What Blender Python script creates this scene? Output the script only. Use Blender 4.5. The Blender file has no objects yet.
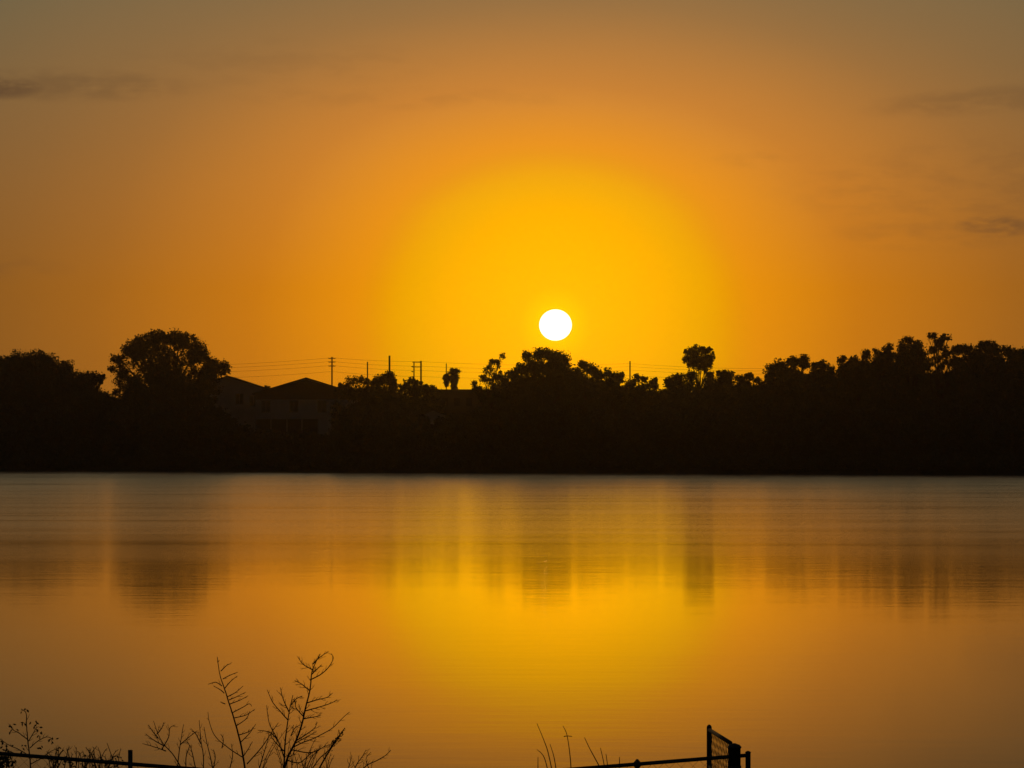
import bpy, math, random
import numpy as np
from mathutils import Vector

# ------------------------------------------------------------------ camera, sky, sun, exposure
sc = bpy.context.scene
C = sc.collection
PX = math.tan(math.radians(9.0)) / 512.0          # tangent units per pixel (18 degree lens)
HZ = 439.0                                        # picture row of the true horizon
EYE = Vector((0.0, 0.0, 4.5))
PITCH = math.atan((HZ - 384.0) * PX)

cam_data = bpy.data.cameras.new("camera")
cam_data.sensor_width = 36.0
cam_data.lens = 18.0 / math.tan(math.radians(9.0))
cam_data.clip_start = 0.5
cam_data.clip_end = 30000.0
cam = bpy.data.objects.new("camera", cam_data)
cam.location = EYE
cam.rotation_euler = (math.radians(90) + PITCH, 0, 0)
C.objects.link(cam)
sc.camera = cam


def ray(px, py):
    u = (px - 512.0) * PX
    v = (384.0 - py) * PX
    return Vector((u, math.cos(PITCH) - v * math.sin(PITCH), math.sin(PITCH) + v * math.cos(PITCH)))


def at(px, py, Y):
    d = ray(px, py)
    return EYE + d * (Y / d.y)


SUN = ray(555.5, 325.0).normalized()
SUN_EL = math.asin(SUN.z)
SUN_AZ = math.atan2(SUN.x, SUN.y)


def lin(c):
    return tuple(((v / 255.0) / 12.92 if v / 255.0 <= 0.04045 else (((v / 255.0) + 0.055) / 1.055) ** 2.4) for v in c)


class NT:
    """small helper for building node trees"""
    def __init__(self, tree):
        self.t = tree
        self.n = tree.nodes
        self.n.clear()

    def node(self, kind, **kw):
        nd = self.n.new(kind)
        for k, v in kw.items():
            setattr(nd, k, v)
        return nd

    def link(self, a, b):
        self.t.links.new(a, b)

    def put(self, sock, v):
        if hasattr(v, "is_linked") or hasattr(v, "links"):
            self.link(v, sock)
        else:
            sock.default_value = v

    def math(self, op, a, b=0.0, c=None, clamp=False):
        nd = self.node("ShaderNodeMath", operation=op, use_clamp=clamp)
        self.put(nd.inputs[0], a)
        self.put(nd.inputs[1], b)
        if c is not None:
            self.put(nd.inputs[2], c)
        return nd.outputs[0]

    def vmath(self, op, a, b=(0, 0, 0)):
        nd = self.node("ShaderNodeVectorMath", operation=op)
        self.put(nd.inputs[0], a)
        self.put(nd.inputs[1], b)
        return nd.outputs[1] if op in ("LENGTH", "DOT_PRODUCT", "DISTANCE") else nd.outputs[0]

    def maprange(self, v, a, b, c=0.0, d=1.0, smooth=True):
        nd = self.node("ShaderNodeMapRange", interpolation_type="SMOOTHSTEP" if smooth else "LINEAR")
        self.put(nd.inputs[0], v)
        for i, q in enumerate((a, b, c, d)):
            self.put(nd.inputs[i + 1], q)
        return nd.outputs[0]

    def mix(self, f, a, b, mode="MIX"):
        nd = self.node("ShaderNodeMix", data_type="RGBA", blend_type=mode)
        self.put(nd.inputs[0], f)
        self.put(nd.inputs[6], a)
        self.put(nd.inputs[7], b)
        return nd.outputs[2]

    def noise(self, vec, scale, detail=4.0, rough=0.55):
        nd = self.node("ShaderNodeTexNoise")
        self.put(nd.inputs["Vector"], vec)
        nd.inputs["Scale"].default_value = scale
        nd.inputs["Detail"].default_value = detail
        nd.inputs["Roughness"].default_value = rough
        return nd.outputs[0]


world = bpy.data.worlds.new("World")
sc.world = world
world.use_nodes = True
w = NT(world.node_tree)
tc = w.node("ShaderNodeTexCoord")
d = tc.outputs["Generated"]
sep = w.node("ShaderNodeSeparateXYZ")
w.link(d, sep.inputs[0])
el = w.math("DIVIDE", sep.outputs[2], PX)               # elevation, in units of 0.31 mrad
az = w.math("DIVIDE", w.math("ARCTAN2", sep.outputs[0], sep.outputs[1]), PX)
up = w.math("SUBTRACT", el, math.sin(SUN_EL) / PX)
kz = w.maprange(up, 115.0, 325.0, 0.97, 1.44, smooth=False)
kv = w.node("ShaderNodeCombineXYZ")
kv.inputs[0].default_value = 1.0
kv.inputs[1].default_value = 1.0
w.link(kz, kv.inputs[2])
diff = w.vmath("MULTIPLY", w.vmath("SUBTRACT", d, tuple(SUN)), kv.outputs[0])
r = w.math("DIVIDE", w.vmath("LENGTH", diff), PX)
# slow unevenness of the glow
wob = w.noise(w.vmath("MULTIPLY", d, (1.0, 1.0, 2.6)), 9.0, 3.0, 0.5)
r = w.math("MULTIPLY", r, w.math("ADD", 0.96, w.math("MULTIPLY", wob, 0.08)))
RMAX = 3200.0
ramp = w.node("ShaderNodeValToRGB")
stops = [(0, (255, 225, 0)), (18, (255, 214, 0)), (32, (254, 194, 2)), (55, (251, 191, 0)), (95, (248, 184, 0)), (145, (243, 172, 0)), (168, (240, 161, 0)), (182, (236, 151, 6)), (201, (235, 145, 9)), (301, (203, 121, 18)),
         (455, (165, 101, 28)), (545, (148, 93, 31)), (715, (124, 82, 34)), (1000, (122, 84, 42)), (1500, (108, 77, 44)),
         (2300, (56, 46, 36)), (3200, (29, 28, 28))]
boost = {0: 1.45, 18: 1.45, 32: 1.4, 55: 1.32, 95: 1.18, 145: 1.04, 168: 1.01}
cr = ramp.color_ramp
while len(cr.elements) < len(stops):
    cr.elements.new(0.5)
for e, (p, c) in zip(cr.elements, stops):
    e.position = p / RMAX
    c = lin(c)
    e.color = (c[0] * boost.get(p, 1.0), c[1], c[2], 1)
w.link(w.math("DIVIDE", r, RMAX, clamp=True), ramp.inputs[0])
# the bluer air higher up, over the orange glow
ub = w.maprange(el, 150.0, 500.0, 0.0, 0.0537, smooth=False)
ub = w.math("MULTIPLY", ub, w.maprange(el, 500.0, 1200.0, 1.0, 0.12))
ub = w.math("MULTIPLY", ub, w.maprange(r, 1200.0, 2600.0, 1.0, 0.05))
ub = w.math("MULTIPLY", ub, w.maprange(r, 110.0, 270.0, 0.0, 1.0, smooth=False))
dim = w.math("MULTIPLY", w.maprange(el, 90.0, 450.0), w.maprange(r, 200.0, 520.0))
dc = w.node("ShaderNodeCombineXYZ")
w.link(w.math("SUBTRACT", 1.0, w.math("MULTIPLY", dim, 0.19)), dc.inputs[0])
w.link(w.math("SUBTRACT", 1.0, w.math("MULTIPLY", dim, 0.12)), dc.inputs[1])
dc.inputs[2].default_value = 1.0
uc = w.node("ShaderNodeCombineXYZ")
w.link(w.math("MULTIPLY", ub, 0.10), uc.inputs[0])
w.link(w.math("MULTIPLY", ub, 1.12), uc.inputs[1])
w.link(ub, uc.inputs[2])
col = w.vmath("ADD", w.vmath("MULTIPLY", ramp.outputs[0], dc.outputs[0]), uc.outputs[0])
# thin dusk clouds: streaky noise limited to the few patches of sky that hold them
cv = w.node("ShaderNodeCombineXYZ")
w.link(w.math("MULTIPLY", az, 0.019), cv.inputs[0])
w.link(w.math("MULTIPLY", el, 0.060), cv.inputs[1])
cn = w.noise(cv.outputs[0], 1.0, 6.0, 0.62)


def patch(ax, ey, wx, wy, amount, lo=0.40, hi=0.66, tilt=0.0):
    ex = w.math("DIVIDE", w.math("SUBTRACT", az, ax - 512.0), wx)
    ey_ = w.math("SUBTRACT", w.math("SUBTRACT", el, HZ - ey), w.math("MULTIPLY", w.math("SUBTRACT", az, ax - 512.0), tilt))
    ez = w.math("DIVIDE", ey_, wy)
    q = w.math("ADD", w.math("MULTIPLY", ex, ex), w.math("MULTIPLY", ez, ez))
    fall = w.maprange(q, 1.0, 0.0, 0.0, 1.0)
    return w.math("MULTIPLY", w.math("MULTIPLY", fall, w.maprange(cn, lo, hi, 0.0, 1.0)), amount)


cl = patch(-6, 93, 72, 15, 0.8, 0.22, 0.52)
for a in [(60, 90, 170, 20, 0.34, 0.30, 0.62), (280, 66, 200, 30, 0.10), (400, 100, 220, 14, 0.10),
          (985, 105, 150, 17, 0.26, 0.30, 0.6, 0.06), (992, 229, 50, 14, 0.6, 0.36, 0.62), (985, 231, 34, 7, 0.5, 0.2, 0.55), (930, 236, 130, 20, 0.16),
          (755, 160, 60, 12, 0.10), (1000, 190, 260, 60, 0.16), (-60, 270, 160, 18, 0.2)]:
    cl = w.math("MAXIMUM", cl, patch(*a))
col = w.mix(cl, col, (*lin((88, 64, 44)), 1))
glow = w.node("ShaderNodeBackground")
w.link(col, glow.inputs[0])
glow.inputs[1].default_value = 1.0
sky = w.node("ShaderNodeTexSky", sky_type="NISHITA")
sky.sun_disc = False
sky.sun_elevation = SUN_EL
sky.sun_rotation = SUN_AZ
sky.dust_density = 4.0
sky.air_density = 1.2
bg = w.node("ShaderNodeBackground")
w.link(sky.outputs[0], bg.inputs[0])
bg.inputs[1].default_value = 0.0006
add = w.node("ShaderNodeAddShader")
w.link(glow.outputs[0], add.inputs[0])
w.link(bg.outputs[0], add.inputs[1])
out = w.node("ShaderNodeOutputWorld")
w.link(add.outputs[0], out.inputs[0])

lamp = bpy.data.lights.new("sunlight", "SUN")
lamp.energy = 0.003
lamp.angle = math.radians(0.5)
lamp.color = (1.0, 0.55, 0.18)
lo = bpy.data.objects.new("sunlight", lamp)
lo.rotation_euler = (-SUN).to_track_quat("-Z", "Y").to_euler()
C.objects.link(lo)

sc.view_settings.view_transform = "Standard"
sc.view_settings.look = "None"
sc.view_settings.exposure = 0.0
sc.view_settings.gamma = 1.0
sc.view_settings.use_curve_mapping = False
sc.render.engine = "CYCLES"
sc.cycles.use_denoising = True
sc.cycles.max_bounces = 6
sc.cycles.transparent_max_bounces = 24

# ------------------------------------------------------------------ helpers
rng = np.random.default_rng(7)
random.seed(7)


def mat(name, base, rough=0.8, base2=None, scale=1.0, metal=0.0, bump=0.0):
    m = bpy.data.materials.new(name)
    m.use_nodes = True
    t = NT(m.node_tree)
    b = t.node("ShaderNodeBsdfPrincipled")
    o = t.node("ShaderNodeOutputMaterial")
    t.link(b.outputs[0], o.inputs[0])
    b.inputs["Roughness"].default_value = rough
    b.inputs["Metallic"].default_value = metal
    co = t.node("ShaderNodeTexCoord").outputs["Object"]
    n = t.noise(co, scale, 5.0)
    t.link(t.mix(t.maprange(n, 0.35, 0.65), (*base, 1), (*(base2 or tuple(v * 0.7 for v in base)), 1)), b.inputs["Base Color"])
    if bump:
        bp = t.node("ShaderNodeBump")
        bp.inputs["Strength"].default_value = bump
        t.link(n, bp.inputs["Height"])
        t.link(bp.outputs[0], b.inputs["Normal"])
    return m


M_LEAF = mat("oak_leaves", (0.045, 0.055, 0.018), 0.7, (0.07, 0.075, 0.03), 0.25)
M_LEAF2 = mat("shrub_leaves", (0.05, 0.06, 0.022), 0.7, (0.04, 0.045, 0.018), 0.3)
M_PALM = mat("palm_fronds", (0.06, 0.065, 0.025), 0.6, (0.09, 0.08, 0.035), 0.6)
M_DEAD = mat("dead_palm_fronds", (0.12, 0.09, 0.05), 0.9, (0.08, 0.06, 0.035), 0.8)
M_BARK = mat("bark", (0.08, 0.06, 0.045), 0.9, (0.05, 0.04, 0.03), 2.0, bump=0.4)
M_POLE = mat("pole_timber", (0.10, 0.075, 0.05), 0.9, (0.07, 0.05, 0.035), 1.5)
M_WIRE = mat("wire", (0.03, 0.03, 0.03), 0.6)
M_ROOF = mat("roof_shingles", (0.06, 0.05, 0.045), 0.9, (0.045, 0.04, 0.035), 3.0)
M_WALL = mat("painted_wall", (0.44, 0.41, 0.37), 0.85, (0.38, 0.36, 0.32), 0.5)
M_DULL = mat("brown_block_wall", (0.06, 0.05, 0.04), 0.9, (0.05, 0.042, 0.035), 0.5)
M_TRIM = mat("painted_trim", (0.24, 0.22, 0.2), 0.7)
M_GLASS = mat("window_glass", (0.02, 0.022, 0.025), 0.08)
M_SCREEN = mat("porch_screen", (0.03, 0.03, 0.03), 0.8)
M_GALV = mat("galvanised_steel", (0.10, 0.095, 0.09), 0.55, (0.06, 0.05, 0.045), 14.0, metal=0.35, bump=0.1)
M_STEM = mat("dry_stems", (0.10, 0.065, 0.035), 0.9, (0.06, 0.04, 0.025), 12.0)
M_GRASS = mat("grass_blades", (0.07, 0.075, 0.03), 0.8, (0.11, 0.09, 0.04), 8.0)
def no_gloss(m_):
    m_.node_tree.nodes["Principled BSDF"].inputs["Specular IOR Level"].default_value = 0.05
    return m_


M_GROUND = mat("grassy_ground", (0.045, 0.05, 0.022), 0.95, (0.07, 0.06, 0.035), 0.15, bump=0.3)
no_gloss(M_GROUND)


def link_mesh(name, verts, faces, material, parent=None, smooth=False):
    me = bpy.data.meshes.new(name)
    me.from_pydata([tuple(v) for v in verts], [], faces)
    me.materials.append(material)
    if smooth:
        me.polygons.foreach_set("use_smooth", [True] * len(me.polygons))
    o = bpy.data.objects.new(name, me)
    C.objects.link(o)
    if parent:
        o.parent = parent
        o.matrix_parent_inverse.identity()
    return o


def quads_mesh(name, co, material, parent=None):
    """co: (n,4,3) array of quads"""
    n = len(co)
    me = bpy.data.meshes.new(name)
    me.vertices.add(n * 4)
    me.vertices.foreach_set("co", co.reshape(-1).astype(np.float32))
    me.loops.add(n * 4)
    me.loops.foreach_set("vertex_index", np.arange(n * 4, dtype=np.int32))
    me.polygons.add(n)
    me.polygons.foreach_set("loop_start", np.arange(0, n * 4, 4, dtype=np.int32))
    me.update(calc_edges=True)
    me.materials.append(material)
    o = bpy.data.objects.new(name, me)
    C.objects.link(o)
    if parent:
        o.parent = parent
    return o


def empty(name, loc, label, cat, group=None):
    o = bpy.data.objects.new(name, None)
    o.empty_display_size = 0.5
    C.objects.link(o)
    o.location = loc
    return tag(o, label, cat, group)


def tag(o, label, cat, group=None):
    o["label"] = label
    o["category"] = cat
    if group:
        o["group"] = group
    return o


def tube(V, F, pts, radii, sides=6, cap=True):
    pts = [Vector(p) for p in pts]
    if not hasattr(radii, "__len__"):
        radii = [radii] * len(pts)
    base = len(V)
    for i, p in enumerate(pts):
        t = (pts[min(i + 1, len(pts) - 1)] - pts[max(i - 1, 0)])
        t = t.normalized() if t.length > 1e-9 else Vector((0, 0, 1))
        a = t.cross(Vector((0, 1, 0)) if abs(t.y) < 0.9 else Vector((1, 0, 0))).normalized()
        b = t.cross(a)
        for k in range(sides):
            th = 2 * math.pi * k / sides
            V.append(p + (a * math.cos(th) + b * math.sin(th)) * radii[i])
    for i in range(len(pts) - 1):
        for k in range(sides):
            k2 = (k + 1) % sides
            F.append((base + i * sides + k, base + i * sides + k2, base + (i + 1) * sides + k2, base + (i + 1) * sides + k))
    if cap:
        F.append(tuple(base + k for k in range(sides))[::-1])
        F.append(tuple(base + (len(pts) - 1) * sides + k for k in range(sides)))


def box(V, F, lo_, hi_):
    b = len(V)
    for z in (lo_[2], hi_[2]):
        V += [Vector((lo_[0], lo_[1], z)), Vector((hi_[0], lo_[1], z)), Vector((hi_[0], hi_[1], z)), Vector((lo_[0], hi_[1], z))]
    for f in ((3, 2, 1, 0), (4, 5, 6, 7), (0, 1, 5, 4), (1, 2, 6, 5), (2, 3, 7, 6), (3, 0, 4, 7)):
        F.append(tuple(b + i for i in f))


def shift(V, o):
    return [Vector(v) - Vector(o) for v in V]


# ------------------------------------------------------------------ ground and water
def shore(x):
    return 428.0 - 0.40 * 150.0 * math.tanh(x / 150.0) + 2.2 * math.sin(x * 0.09) + 1.1 * math.sin(x * 0.31 + 1.0)


def sstep(a, b, v):
    t = min(1.0, max(0.0, (v - a) / (b - a)))
    return t * t * (3 - 2 * t)


def gz(x, y):
    s = y - shore(x)
    if y > 200:
        z = -2.0 + 2.0 * sstep(-25, 0, s) + 1.5 * sstep(0, 9, s) + 1.3 * sstep(6, 40, s) + 1.2 * sstep(35, 110, s)
        if s > 0:
            z += 0.25 * math.sin(x * 0.11) * math.sin(y * 0.07) * sstep(2, 20, s)
        return min(z, 4.3)
    z = 2.9 - 2.68 * sstep(-2, 26, y)
    dip = 0.26 * math.exp(-((x + 1.25) / 2.3) ** 2) * sstep(20, 30, y)
    z -= dip
    z -= 2.2 * sstep(36.5, 60, y)
    return z


xs = sorted(set([-2500, -1800, -1300, -900, -600, -400, -300] + list(range(-220, 221, 8)) + list(np.arange(-14, 14.1, 1.0)) +
                [300, 400, 600, 900, 1300, 1800, 2500]))
ys = sorted(set([-300, -100, -40, -15] + list(range(-8, 60, 2)) + [70, 90, 120, 170, 230, 290, 320, 340] +
                list(range(350, 560, 5)) + [600, 660, 760, 900, 1200, 1700, 2500]))
V, F = [], []
for y in ys:
    for x in xs:
        V.append((x, y, gz(x, y)))
nx = len(xs)
for j in range(len(ys) - 1):
    for i in range(nx - 1):
        F.append((j * nx + i, j * nx + i + 1, (j + 1) * nx + i + 1, (j + 1) * nx + i))
g = link_mesh("ground", V, F, M_GROUND, smooth=True)
g["kind"] = "structure"

m = bpy.data.materials.new("lake_water")
m.use_nodes = True
t = NT(m.node_tree)
deep = t.node("ShaderNodeBsdfDiffuse")
deep.inputs[0].default_value = (0.012, 0.012, 0.008, 1)
b = t.node("ShaderNodeBsdfGlossy", distribution="MULTI_GGX")
b.inputs["Color"].default_value = (1, 1, 1, 1)
fr_ = t.node("ShaderNodeFresnel")
fr_.inputs["IOR"].default_value = 1.333
mx = t.node("ShaderNodeMixShader")
o = t.node("ShaderNodeOutputMaterial")
t.link(t.maprange(fr_.outputs[0], 0.50, 0.76, 0.34, 0.96, smooth=False), mx.inputs[0])
t.link(deep.outputs[0], mx.inputs[1])
t.link(b.outputs[0], mx.inputs[2])
t.link(mx.outputs[0], o.inputs[0])
pos = t.node("ShaderNodeNewGeometry").outputs["Position"]
sp = t.node("ShaderNodeSeparateXYZ")
t.link(pos, sp.inputs[0])
X, Y = sp.outputs[0], sp.outputs[1]
# wind-ruffled water past the sheltered near part, broken into long bands across the lake
bands = t.noise(t.vmath("MULTIPLY", pos, (0.007, 0.03, 0.0)), 1.0, 4.0, 0.55)
bands2 = t.noise(t.vmath("MULTIPLY", pos, (0.03, 0.17, 0.0)), 1.0, 4.0, 0.6)
yy = t.math("ADD", Y, t.math("MULTIPLY", t.math("SUBTRACT", bands, 0.5), 45.0))
wind = t.maprange(yy, 75.0, 175.0, 0.0, 1.0)
patchy = t.maprange(bands2, 0.28, 0.62, 0.68, 1.08)
gust = t.maprange(Y, 110.0, 420.0, 0.085, 0.17)
rough = t.math("ADD", 0.05, t.math("MULTIPLY", t.math("MULTIPLY", wind, patchy), gust))
t.link(rough, b.inputs["Roughness"])
rip = t.noise(t.vmath("MULTIPLY", pos, (0.5, 1.6, 0.0)), 1.0, 4.0, 0.6)
swell = t.noise(t.vmath("MULTIPLY", pos, (0.03, 0.16, 0.0)), 1.0, 3.0, 0.5)
bp1 = t.node("ShaderNodeBump")
t.link(t.math("ADD", 0.002, t.math("MULTIPLY", wind, 0.012)), bp1.inputs["Distance"])
bp1.inputs["Strength"].default_value = 1.0
t.link(rip, bp1.inputs["Height"])
bp2 = t.node("ShaderNodeBump")
bp2.inputs["Distance"].default_value = 0.006
t.link(swell, bp2.inputs["Height"])
t.link(bp1.outputs[0], bp2.inputs["Normal"])
t.link(bp2.outputs[0], b.inputs["Normal"])
wat = link_mesh("water", [(-2000, 28, 0), (2000, 28, 0), (2000, 560, 0), (-2000, 560, 0)], [(0, 1, 2, 3)], m)
wat["kind"] = "structure"

# ------------------------------------------------------------------ the sun's disc, far outside everything else
SD = 12000.0
bpy.ops.mesh.primitive_uv_sphere_add(segments=64, ring_count=32, radius=SD * PX * 16.3, location=EYE + SUN * SD)
sun = bpy.context.object
sun.name = sun.data.name = "sun"
sun.scale = (1.0, 1.0, 0.955)
sun.data.polygons.foreach_set("use_smooth", [True] * len(sun.data.polygons))
ms = bpy.data.materials.new("sun_glare")
ms.use_nodes = True
t = NT(ms.node_tree)
em = t.node("ShaderNodeEmission")
em.inputs[0].default_value = (1.0, 0.97, 0.92, 1)
em.inputs[1].default_value = 0.75
tr = t.node("ShaderNodeBsdfTransparent")
ad = t.node("ShaderNodeAddShader")
o = t.node("ShaderNodeOutputMaterial")
t.link(em.outputs[0], ad.inputs[0])
t.link(tr.outputs[0], ad.inputs[1])
t.link(ad.outputs[0], o.inputs[0])
sun.data.materials.append(ms)
tag(sun, "round glaring white sun hanging just above the treetops in the orange sky", "sun")


# ------------------------------------------------------------------ trees
def leaf_cloud(blobs, mpp, Y, k, size, clump):
    """leaf sprigs for blobs given as picture ellipses (cx, cy, rx, ry[, density]) at depth Y"""
    out_ = []
    for bl in blobs:
        cx, cy, rx, ry = bl[:4]
        dens = k * (bl[4] if len(bl) > 4 else 1.0)
        c = at(cx, cy, Y)
        body = min(1.0, max(0.0, (ry - 4.0) / 7.0)) if len(bl) < 5 else 0.0
        rx = rx * (1 + .14 * body)
        cl_ = min(clump * (1 + .55 * body), .55 * min(rx, ry))
        n = max(30, int(dens * (1.0 + .5 * body) * math.pi * rx * ry))
        mcl = max(5, int(math.pi * rx * ry / (13 + 8 * body)))
        R = np.array([rx * mpp, 0.62 * (rx + ry) * mpp, ry * mpp])
        dirs = rng.normal(size=(mcl, 3))
        dirs /= np.linalg.norm(dirs, axis=1)[:, None]
        cc = dirs * (rng.random(mcl)[:, None] ** 0.42) * (R - cl_ * 0.8 * mpp).clip(0.45 * R)
        idx = rng.integers(0, mcl, n)
        off = rng.normal(size=(n, 3)).clip(-1.9, 1.9) * cl_ * 0.55 * mpp * (0.5 + rng.random(mcl))[idx][:, None]
        p = cc[idx] + off + np.array(c)
        a = rng.normal(size=(n, 3))
        a /= np.linalg.norm(a, axis=1)[:, None]
        q = np.cross(a, rng.normal(size=(n, 3)))
        q /= np.linalg.norm(q, axis=1)[:, None]
        s = (size * (0.55 + 0.9 * rng.random(n)))[:, None]
        co = np.stack([p - a * s * .5, p + q * s * .27, p + a * s * .5, p - q * s * .27], axis=1)
        out_.append(co)
    return np.concatenate(out_)


def make_tree(label, off, basex, blobs, k=4.2, size=0.35, clump=3.0, name="tree", cat="tree", group=None,
              trunk_r=0.28, leaf=M_LEAF, limbs=True):
    if off >= 15:
        off += 42          # the trees stand well back from the water, behind the shore scrub
    Yc = 440.0
    for _ in range(4):
        Yc = shore((basex - 512) * PX * Yc) + off
    mpp = PX * Yc
    bx = (basex - 512) * PX * Yc
    base = Vector((bx, Yc, gz(bx, Yc) - 0.05))
    root = empty(name, base, label, cat, group)
    V, F = [], []
    top = at(blobs[0][0], blobs[0][1], Yc)
    cx = sum(q[0] * q[2] * q[3] for q in blobs) / sum(q[2] * q[3] for q in blobs)
    cy = sum(q[1] * q[2] * q[3] for q in blobs) / sum(q[2] * q[3] for q in blobs)
    mid = at(cx, cy, Yc)
    fork = base.lerp(mid, 0.6) + Vector((random.uniform(-.4, .4), 0, 0))
    tube(V, F, [base, base.lerp(fork, .08) + Vector((0.05, 0, 0)), base.lerp(fork, .5) + Vector((random.uniform(-.25, .25), 0, 0)), fork],
         [trunk_r * 1.5, trunk_r * 1.1, trunk_r * .9, trunk_r * .75], 8)
    for q in blobs:
        tip = at(q[0], q[1] - q[3] * 0.3, Yc) + Vector((0, random.uniform(-.4, .4), 0))
        j = fork.lerp(tip, .45) + Vector((random.uniform(-.5, .5), random.uniform(-.8, .8), random.uniform(-.1, .5)))
        tube(V, F, [fork - Vector((0, 0, .3)), j, tip], [trunk_r * .55, trunk_r * .34, trunk_r * .1], 5)
        if limbs:
            for _ in range(4):
                th = random.uniform(0, 2 * math.pi)
                e = at(q[0] + math.cos(th) * q[2] * .8, q[1] + math.sin(th) * q[3] * .8, Yc) + Vector((0, random.uniform(-1, 1), 0))
                tube(V, F, [j.lerp(tip, .4), j.lerp(tip, .6).lerp(e, .5) + Vector((0, 0, .15)), e], [trunk_r * .2, trunk_r * .13, 0.02], 4)
    link_mesh("trunk", shift(V, base), F, M_BARK, root, smooth=True)
    co = leaf_cloud(blobs, mpp, Yc, k, size, clump) - np.array(base)
    quads_mesh("crown", co, leaf, root)
    return root


T = make_tree
T("broad dark tree cut off by the left edge of the picture, above the lake", 22, 22,
  [(46, 361, 16, 12), (22, 366, 20, 14), (-4, 367, 22, 13), (64, 372, 12, 12), (30, 390, 46, 26), (-25, 395, 34, 30), (30, 418, 50, 20)])
T("lower rounded tree with a small detached tuft, between the left-edge tree and the big oak", 18, 88,
  [(75, 381, 15, 13), (92, 380, 12, 9), (100, 376.5, 5.5, 4), (104, 377, 4, 3), (86, 402, 24, 20), (100, 412, 26, 20)])
T("big wide-crowned oak, the tallest tree left of the houses", 30, 165,
  [(150, 342, 21, 12, .95), (180, 341, 19, 12, .9), (166, 339, 20, 10, .9), (134, 350, 13, 12), (198, 352, 12, 13),
   (126, 350, 5, 3, .6), (119, 361, 11, 9, .85), (112, 369, 5, 5, .6), (165, 362, 40, 18, .9), (212, 364, 10, 10),
   (224, 368, 8, 7), (212, 374, 14, 8), (122, 374, 9, 6), (168, 386, 54, 20), (165, 408, 56, 20), (160, 425, 56, 12)], trunk_r=0.5)
T("little rounded shrub-like tree showing between the two house roofs", 62, 267, [(267, 388.5, 5, 3.5), (266, 396, 8, 8)], trunk_r=0.12)
T("loose open-topped tree just right of the gabled house, in front of the crossarm pole", 16, 353,
  [(351, 381, 6, 6, .7), (360, 380, 5, 5.5, .7), (367, 382, 5, 5, .7), (345, 388, 9, 6), (338, 392, 7, 5), (356, 394, 18, 10), (352, 414, 22, 16)], trunk_r=0.2)
T("rounded tree with the thick bare utility pole rising behind it", 20, 385,
  [(384, 379, 11, 7.5), (390, 376, 6, 5), (394, 383, 5, 7), (376, 383, 7, 6), (385, 395, 18, 12), (384, 414, 22, 18)], trunk_r=0.25)
T("small spreading tree below the twin utility poles", 18, 412,
  [(411, 382, 8, 4.5), (418, 382.5, 6, 3), (404, 387, 8, 6), (415, 390, 12, 8), (410, 410, 18, 18)], trunk_r=0.2)
T("low bushy tree tapering down towards the palm", 17, 432,
  [(430, 389, 8, 4.5), (438, 393, 8, 3.5), (425, 388, 6, 5), (434, 403, 14, 11), (436, 432, 15, 8)], trunk_r=0.16)
T("thin airy tree with see-through foliage, right of the palm", 26, 492,
  [(487, 370, 7, 7, .5), (497, 363, 7, 7, .5), (502, 356, 4, 3.5, .6), (491, 361, 4, 4, .5), (483, 379, 6, 6, .5), (474, 382.5, 4, 4, .6),
   (493, 380, 10, 9, .55), (503, 377, 8, 8, .7), (478, 390, 8, 5), (492, 396, 15, 9), (490, 416, 20, 16)], size=0.31, clump=2.2, trunk_r=0.2)
T("dense tree directly below the sun, the tallest of the middle group", 20, 545,
  [(527, 355.5, 7.5, 7.5, .7), (541, 354, 10, 7.5), (552, 355, 10, 8), (562, 359, 8, 8), (520, 368, 9, 6, .75), (534, 368, 16, 10), (554, 368, 17, 12),
   (512, 374, 9, 5), (525, 385, 22, 14), (563, 372, 10, 10), (568, 384, 14, 12), (556, 388, 24, 16), (540, 412, 36, 20), (525, 436, 26, 14)], trunk_r=0.4)
T("rounded tree sloping down to the right of the tree beneath the sun", 24, 585,
  [(583, 366, 8, 6), (591, 370, 9, 7), (577, 374, 8, 8), (597, 375, 8, 7, .8), (586, 388, 20, 14), (586, 412, 24, 18)], trunk_r=0.3)
T("leafy tree with small sky gaps, left of the lone bare pole", 18, 612,
  [(605, 373.5, 8, 5, .7), (614, 375, 6, 4, .7), (621, 377, 6, 6, .8), (610, 381, 14, 7), (612, 394, 20, 12), (612, 414, 24, 18)], trunk_r=0.25)
T("ragged low tree just right of the lone bare pole", 20, 645,
  [(637, 377, 4.5, 5.5, .8), (643, 380, 6, 5, .8), (631, 383, 7, 6), (654, 381, 6, 4.5, .7), (650, 386, 10, 6), (644, 396, 22, 12), (644, 416, 24, 18)], size=0.31, clump=2.2, trunk_r=0.25)
T("low flat-topped tree at the left foot of the lollipop tree", 16, 680,
  [(678, 377, 8, 5), (688, 376.5, 9, 5), (671, 382, 7, 6), (681, 386, 18, 8), (680, 396, 22, 12), (680, 416, 24, 18)], trunk_r=0.25)
T("lone lollipop-shaped tree with a round open crown on a thin trunk, standing above its neighbours", 34, 699,
  [(699, 350, 11, 7, .9), (690, 353, 8, 7.5, .85), (707, 352, 8.5, 7.5, .85), (685, 359, 4, 4, .8), (711, 358, 4.5, 4, .8), (698, 359.5, 13, 7, .9), (691, 361, 7, 6, .85), (708, 360, 8, 7, .9), (695, 363, 8, 6), (706, 364, 8, 6), (700, 368, 7, 5), (706, 370, 4, 3.5, .9)],
  size=0.31, clump=2.0, trunk_r=0.2)
T("rounded low tree at the right foot of the lollipop tree", 19, 721,
  [(710, 376, 6, 5), (722, 373.5, 9, 5.5), (729, 377, 6, 6), (718, 384, 16, 9), (719, 396, 20, 12), (719, 416, 24, 18)], trunk_r=0.25)
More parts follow.
